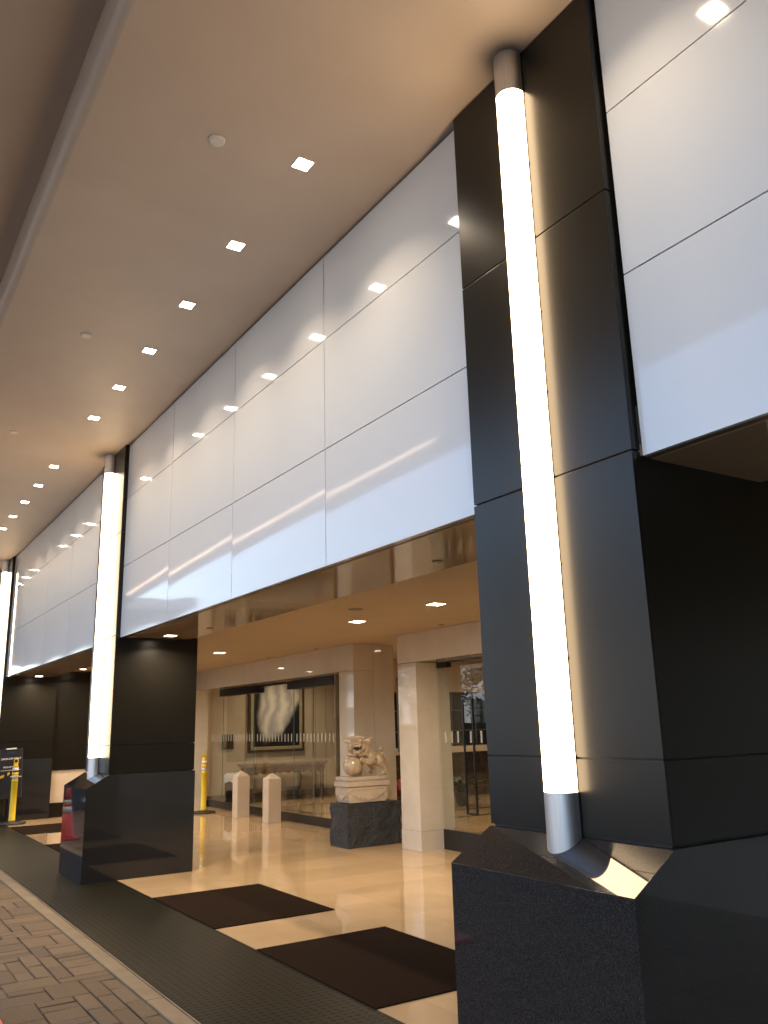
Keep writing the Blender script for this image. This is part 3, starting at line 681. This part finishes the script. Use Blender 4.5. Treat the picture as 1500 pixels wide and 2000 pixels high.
# ------------------------------------------------------------------ sign
e = empty('standing_sign', (2.775, 16.52, 0), 'dark navy sign board on a stand reading DROP-OFF ONLY', 'sign', rz=rad(6)); e.rotation_euler = (0, rad(-2.5), rad(6))
MB().box(-.19, .19, 0, .015, .40, 1.235, bev=.003).build('board', 'navy', e)
mb = MB()
for x in (-.193, .191): mb.box(x-.003, x+.003, -.003, .018, .40, 1.235)
mb.build('edge_strip', 'mull', e)
MB().box(-.088, .088, -.012, .02, 1.225, 1.248, bev=.003).build('clip', 'band', e)
mb = MB(); mb.cyl((0, .03, .02), (0, .03, .6), .012); mb.box(-.15, .15, -.09, .14, 0, .02, bev=.004); mb.build('stand', 'black', e)
def text(body, size, x, z, mat, parent, bold=.0):
    c_ = bpy.data.curves.new('lettering', 'FONT'); c_.body = body; c_.size = size; c_.align_x = 'CENTER'; c_.extrude = .0008; c_.offset = bold
    c_.materials.append(M[mat]); o = bpy.data.objects.new('lettering', c_); C.objects.link(o)
    me = bpy.data.meshes.new_from_object(o.evaluated_get(bpy.context.evaluated_depsgraph_get())); bpy.data.objects.remove(o); bpy.data.curves.remove(c_)
    o = bpy.data.objects.new('lettering', me); C.objects.link(o); o.parent = parent; o.location = (x, -.003, z); o.rotation_euler = (PI/2, 0, 0); return o
text('VALET', .050, 0, 1.155, 'textb', e, .0006); text('DROP-OFF ONLY', .043, 0, 1.052, 'textw', e, .0008); text('PICK-UP ON P2', .037, 0, .915, 'textw', e, .0008)
mb = MB(); random.seed(2); x = -.17
while x < .165:
    w1 = random.uniform(.004, .010); mb.box(x, x+w1, -.003, -.001, .868, .878); x += w1+.004
mb.build('fine_print', 'textw', e)

# ------------------------------------------------------------------ stone lion and its plinth
def basalt(x0, x1, y0, y1, z1):
    random.seed(11); from mathutils import noise as mn
    mb = MB(); K = 30; faces = []
    def pt(a, b_, c_):
        x, y, z = x0+(x1-x0)*a, y0+(y1-y0)*b_, z1*c_
        n = mn.fractal(Vector((x*5, y*5, z*5)), .8, 2.0, 5)*.013; m2 = mn.noise(Vector((x*30, y*30, z*30)))*.006
        d = n+m2; k = min(1, (1-c_)*12)*min(1, c_*20+.2)
        ox = (-1 if a < .001 else (1 if a > .999 else 0)); oy = (-1 if b_ < .001 else (1 if b_ > .999 else 0))
        return (x+ox*d*k, y+oy*d*k, z+(mn.noise(Vector((x*9, y*9, 3)))*.004 if c_ > .999 else 0))
    grid = {}
    def V(i, j, k):
        if (i, j, k) not in grid: grid[(i, j, k)] = mb.b.verts.new(pt(i/K, j/K, k/K))
        return grid[(i, j, k)]
    for i in range(K):
        for j in range(K):
            for q in (((i, 0, j), (i+1, 0, j), (i+1, 0, j+1), (i, 0, j+1)), ((i, K, j), (i, K, j+1), (i+1, K, j+1), (i+1, K, j)), ((0, i, j), (0, i, j+1), (0, i+1, j+1), (0, i+1, j)), ((K, i, j), (K, i+1, j), (K, i+1, j+1), (K, i, j+1)), ((i, j, K), (i+1, j, K), (i+1, j+1, K), (i, j+1, K)), ((i, j, 0), (i, j+1, 0), (i+1, j+1, 0), (i+1, j, 0))):
                mb.b.faces.new([V(*p) for p in q])
    return mb
o = basalt(5.545, 6.34, 9.575, 10.02, .522).build('rough_plinth', 'basalt'); tag(o, 'rough split black stone block carrying the carved lion', 'plinth')
LX, LY, LZ = 5.86, 9.76, .848
e = empty('lion_statue', (LX, LY, .53), 'cream carved stone guardian lion with a paw on a ball', 'statue')
def W(x, y, z): return (x-LX, y-LY, z-.53)
base = MB()
def wb(x0, x1, y0, y1, z0, z1, bev=.004): base.box(x0-LX, x1-LX, y0-LY, y1-LY, z0-.53, z1-.53, bev=bev)
wb(5.575, 6.155, 9.60, 9.92, .802, .846); wb(5.59, 6.14, 9.61, 9.91, .788, .8015, .002); wb(5.56, 6.20, 9.585, 9.935, .730, .7875); wb(5.59, 6.16, 9.61, 9.91, .718, .7295, .002)
wb(5.575, 6.165, 9.60, 9.92, .685, .7175)
prof = [(5.60, .532), (6.14, .532), (6.17, .62), (6.175, .684), (5.565, .684), (5.57, .63), (5.585, .60)]
base.prism([(a-LX, b_-.53) for a, b_ in prof], 'Y', 9.605-LY, 9.915-LY, bev=.003)
base.build('carved_base', 'carved', e)
sw = MB(); n = 9
for k in range(n):
    q = k/(n-1); x = 5.60+.54*q; z = .672-.10*math.sin(PI*q)**.8
    sw.cyl(W(x, 9.594, z), W(x, 9.606, z), .026, n=14); sw.cyl(W(x+.004, 9.587, z), W(x+.004, 9.595, z), .015, n=12); sw.cyl(W(x+.004, 9.583, z+.002), W(x+.004, 9.588, z+.002), .007, n=8)
sw.prism([(p[0]-LX, p[1]-.53) for p in [(5.585, .683)]+[(5.585+.57*k/12, .672-.10*math.sin(PI*k/12)**.8) for k in range(13)]+[(6.155, .683)]], 'Y', 9.598-LY, 9.6045-LY)
sw.prism([(p[0]-LY, p[1]-.53) for p in [(9.63, .683), (9.66, .63), (9.72, .59), (9.76, .57), (9.80, .59), (9.86, .63), (9.89, .683)]], 'X', 5.572-LX, 5.60-LX)
sw.build('carved_swag', 'carved', e)
def remeshed(mb, name, mat, parent, vox=.006, sm=4):
    me = bpy.data.meshes.new(name); bmesh.ops.recalc_face_normals(mb.b, faces=mb.b.faces[:]); mb.b.to_mesh(me); mb.b.free()
    o = bpy.data.objects.new(name, me); C.objects.link(o)
    r_ = o.modifiers.new('r', 'REMESH'); r_.mode = 'VOXEL'; r_.voxel_size = vox
    s_ = o.modifiers.new('s', 'SMOOTH'); s_.iterations = sm; s_.factor = .5
    dg = bpy.context.evaluated_depsgraph_get(); m2 = bpy.data.meshes.new_from_object(o.evaluated_get(dg)); o.modifiers.clear(); o.data = m2
    m2.name = name; m2.materials.clear(); m2.materials.append(M[mat])
    for p in m2.polygons: p.use_smooth = True
    o.parent = parent; return o
lz = LZ-.53                        # statue floor in local z
def P3(x, y, z): return (x, y, z+lz)
g = MB()
# trunk: shoulders high at the left, hips low at the right
g.tube([P3(-.04, .02, .30), P3(.03, .0, .28), P3(.11, .0, .245), P3(.20, .0, .215), P3(.27, .0, .20), P3(.31, .0, .19)], [.075, .105, .098, .085, .088, .06], 20)
g.tube([P3(-.02, 0, .33), P3(.08, 0, .345), P3(.17, 0, .30), P3(.26, 0, .26), P3(.32, 0, .23)], [.05, .035, .022, .02, .02], 12)   # spine ridge
# near front arm resting on the ball
g.tube([P3(.06, -.06, .27), P3(.115, -.10, .225), P3(.11, -.125, .185), P3(.05, -.135, .175), P3(-.03, -.13, .195), P3(-.07, -.125, .215)], [.06, .058, .05, .042, .034, .036], 16)
for k in range(4): g.tube([P3(-.065+k*.012, -.15+k*.016, .225), P3(-.095+k*.010, -.157+k*.018, .208), P3(-.098+k*.012, -.158+k*.018, .182)], [.015, .014, .009], 8)
for k in range(4): g.ball(P3(.135-.004*k, -.128, .25-.028*k), .022, n=10)            # curls on the elbow
# far front leg
g.tube([P3(.03, .07, .24), P3(.05, .08, .14), P3(.03, .08, .06), P3(.01, .07, .02)], [.055, .042, .036, .04], 14)
# hind legs
g.tube([P3(.24, -.06, .22), P3(.235, -.09, .16), P3(.29, -.10, .12), P3(.325, -.095, .07), P3(.31, -.10, .025), P3(.27, -.105, .018)], [.075, .066, .045, .03, .032, .03], 16)
g.tube([P3(.24, .06, .20), P3(.19, .08, .13), P3(.23, .08, .07), P3(.20, .08, .02)], [.07, .055, .035, .036], 14)
for k in range(4): g.ball(P3(.262, -.135+k*.02, .014), (.022, .010, .013), n=10)
for k in range(4): g.ball(P3(.325-.01*k, -.115, .055-.0*k+.012*k), .012, n=8)
# tail
g.tube([P3(.30, 0, .24), P3(.34, 0, .27), P3(.345, 0, .31), P3(.31, 0, .335), P3(.285, 0, .315)], [.03, .028, .03, .026, .012], 12)
g.ball(P3(.33, .01, .225), .035, n=12); g.ball(P3(.36, 0, .20), .03, n=12)
# neck and head (face turned to the street and towards the viewer)
HR = Matrix.Rotation(rad(-35), 4, 'Z')      # local face direction -Y turned towards -X
HC = Vector(P3(-.075, -.06, .375))
def H(x, y, z): return tuple(HC+(HR @ Vector((x, y, z))))
g.tube([P3(.03, 0, .29), P3(-.03, -.02, .33), tuple(HC)], [.11, .115, .10], 18)
g.ball(tuple(HC), (.112, .105, .105), HR, 20)
g.ball(H(0, -.085, .025), (.072, .052, .04), HR, 16)       # muzzle top
g.ball(H(0, -.135, .038), (.030, .022, .02), HR, 12)       # nose
g.ball(H(0, -.075, -.070), (.062, .052, .028), HR, 14)     # lower jaw
for s in (-1, 1):
    g.ball(H(s*.045, -.095, .068), (.032, .03, .024), HR, 12)     # brow bulge
    g.ball(H(s*.045, -.125, .022), (.026, .022, .02), HR, 12)     # upper lip
    g.ball(H(s*.084, -.06, -.01), (.035, .035, .045), HR, 12)     # cheek
    g.tube([H(s*.09, .0, .055), H(s*.15, .0, .075), H(s*.205, .01, .105)], [.040, .032, .006], 12)   # ears
    g.ball(H(s*.14, -.02, .06), (.04, .014, .026), HR, 10)
    for k in range(5):                                        # curled mane round the face
        a = -1.1+k*.5; g.ball(H(s*(.122-.012*abs(k-2)), .0+.004*k, .085*math.sin(a)-.02), .030, None, 10)
    for k in range(4): g.ball(H(s*(.03+.03*k), -.06+.022*k, -.105-.006*(k % 2)), .023, None, 10)   # beard curls
for k in range(6): g.ball(H(-.075+.03*k, -.02, .10+.012*math.sin(k*PI/5)), .026, None, 10)
for k in range(6): g.ball(H(-.07+.028*k, .05, .09+.02*math.sin(k*PI/5)), .028, None, 10)
for k in range(5): g.ball(H(.06+.012*k, .07+.0*k, .05-.045*k), .032, None, 10)
lion = remeshed(g, 'lion_body', 'lion', e, .0048, 2)
o = MB().ball(P3(-.13, -.02, .127), .125, n=36).build('stone_ball', 'lion', e, smooth=True)
mb = MB().ball(H(0, -.100, -.022), (.058, .045, .030), HR, 16); mb.build('mouth', 'mouth', e, smooth=True)
mb = MB()
for s in (-1, 1): mb.tube([H(s*.038, -.145, .006), H(s*.038, -.15, -.018)], [.008, .002], 8); mb.tube([H(s*.033, -.128, -.055), H(s*.033, -.135, -.035)], [.007, .002], 8)
mb.box(-.001, .001, -.001, .001, -.001, .001)
for k in range(5): mb.ball(H(-.022+.011*k, -.145, .004), (.006, .005, .009), HR, 8)
mb.build('teeth', 'tooth', e)
mb = MB()
for s in (-1, 1): mb.ball(H(s*.042, -.118, .052), .013, None, 12)
mb.build('eyes', 'lion', e)

# ------------------------------------------------------------------ traffic cones (one seen mirrored in the far pedestal)
def cone(label):
    e = empty('traffic_cone', (0, 0, -.012), label, 'cone', 'red traffic cones on the driveway side')
    MB().box(-.17, .17, -.17, .17, .0, .03, bev=.01).build('base', 'cone', e)
    MB().lathe([(.125, .03), (.12, .05), (.075, .36)], n=28).build('cone_body', 'cone', e)
    MB().lathe([(.0755, .36), (.062, .455)], n=28).build('reflective_band', 'band', e)
    MB().lathe([(.062, .455), (.057, .49)], n=28).build('cone_body', 'cone', e)
    MB().lathe([(.0575, .49), (.049, .545)], n=28).build('reflective_band', 'band', e)
    MB().lathe([(.049, .545), (.030, .70), (.024, .71)], n=28).build('cone_tip', 'cone', e); return e
c0 = cone('red traffic cone mirrored in the polished middle pedestal'); c0.location = (1.55, 13.4, -.01)
c1 = copy_tree(c0); c1['label'] = 'red traffic cone whose base corner shows at the bottom left'; c1.location = (.763, 5.30, -.008)

# ------------------------------------------------------------------ across the drive (seen in the reflections)
e = empty('slatted_gate', (-2.9, 18.3, 0), 'dark slatted gate across the end of the drive', 'gate')
mb = MB()
for k in range(9): mb.box(-4, 3.6, 0, .04, -.02+k*.16, .12+k*.16)
mb.build('slats', 'wood', e); MB().box(-4, 3.6, .05, .08, -.05, 1.45).build('gate_back', 'joint', e)
MB().box(2.75, 3.05, -.02, -.002, .12, .2).build('plate', 'band', e)
def block(name, label, x, y0, y1, h, nf, step, mat='bright_wall'):
    e = empty(name, (x, y0, 0), label, 'building'); W_ = y1-y0
    MB().box(-8, 0, 0, W_, -.1, h).build('wall', mat, e)
    MB().box(-8.2, .25, -.2, W_+.2, h+.001, h+.35).build('roof', 'mull', e)
    fl = h/nf; k = 0
    for f_ in range(nf):
        y = .8
        while y < W_-1.5 and k < 90:
            wn_ = MB().box(.002, .06, y, y+step*.62, f_*fl+.9, f_*fl+fl-.5).build('window', 'mull', e)
            MB().box(.061, .07, y+.07, y+step*.62-.07, f_*fl+.97, f_*fl+fl-.57).build('pane', 'bwin', wn_); y += step; k += 1
block('office_building', 'pale building with window rows across the drive', -17, -6, 22, 6.5, 2, 2.6)
block('tower_building', 'taller pale building farther along the drive', -24, 34, 62, 10, 3, 3.2)
def tree(loc, h, seed, label):
    random.seed(seed); e = empty('street_tree', loc, label, 'tree', 'street trees across the drive')
    mb = MB(); mb.tube([(0, 0, -.1), (.05, .03, h*.25), (-.04, .08, h*.5), (.02, .0, h*.8)], [.16, .12, .09, .03], 10)
    tips = []
    for k in range(11):
        a = random.uniform(0, 2*PI); z0 = h*random.uniform(.3, .6); l = h*random.uniform(.2, .38)
        p1 = Vector((math.cos(a)*l*.5, math.sin(a)*l*.5, z0+l*.45)); p2 = Vector((math.cos(a)*l, math.sin(a)*l, z0+l*.75))
        mb.tube([(0, 0, z0), p1, p2], [.05, .03, .012], 6); tips += [p1, p2]
    mb.build('trunk', 'bark', e); mb = MB()
    for tp in tips+[Vector((0, 0, h*.85))]:
        for k in range(110):
            c_ = tp+Vector([random.gauss(0, .42) for _ in range(3)]); a = Vector([random.uniform(-1, 1) for _ in range(3)]).normalized()*random.uniform(.05, .10); b_ = a.cross(Vector([random.uniform(-1, 1) for _ in range(3)])).normalized()*.04
            mb.b.faces.new([mb.b.verts.new(c_-a), mb.b.verts.new(c_+b_), mb.b.verts.new(c_+a), mb.b.verts.new(c_-b_)])
    mb.build('crown', 'foliage', e)
for i, (x, y, h) in enumerate([(-6.5, 20, 5.2), (-7.5, 28, 6), (-7, 12, 5.5), (-8, 38, 6.5)]): tree((x, y, -.1), h, 20+i, ['street tree across the drive, nearest the slatted gate', 'tall street tree beyond the gate', 'street tree opposite the middle pillar', 'farthest street tree along the drive'][i])
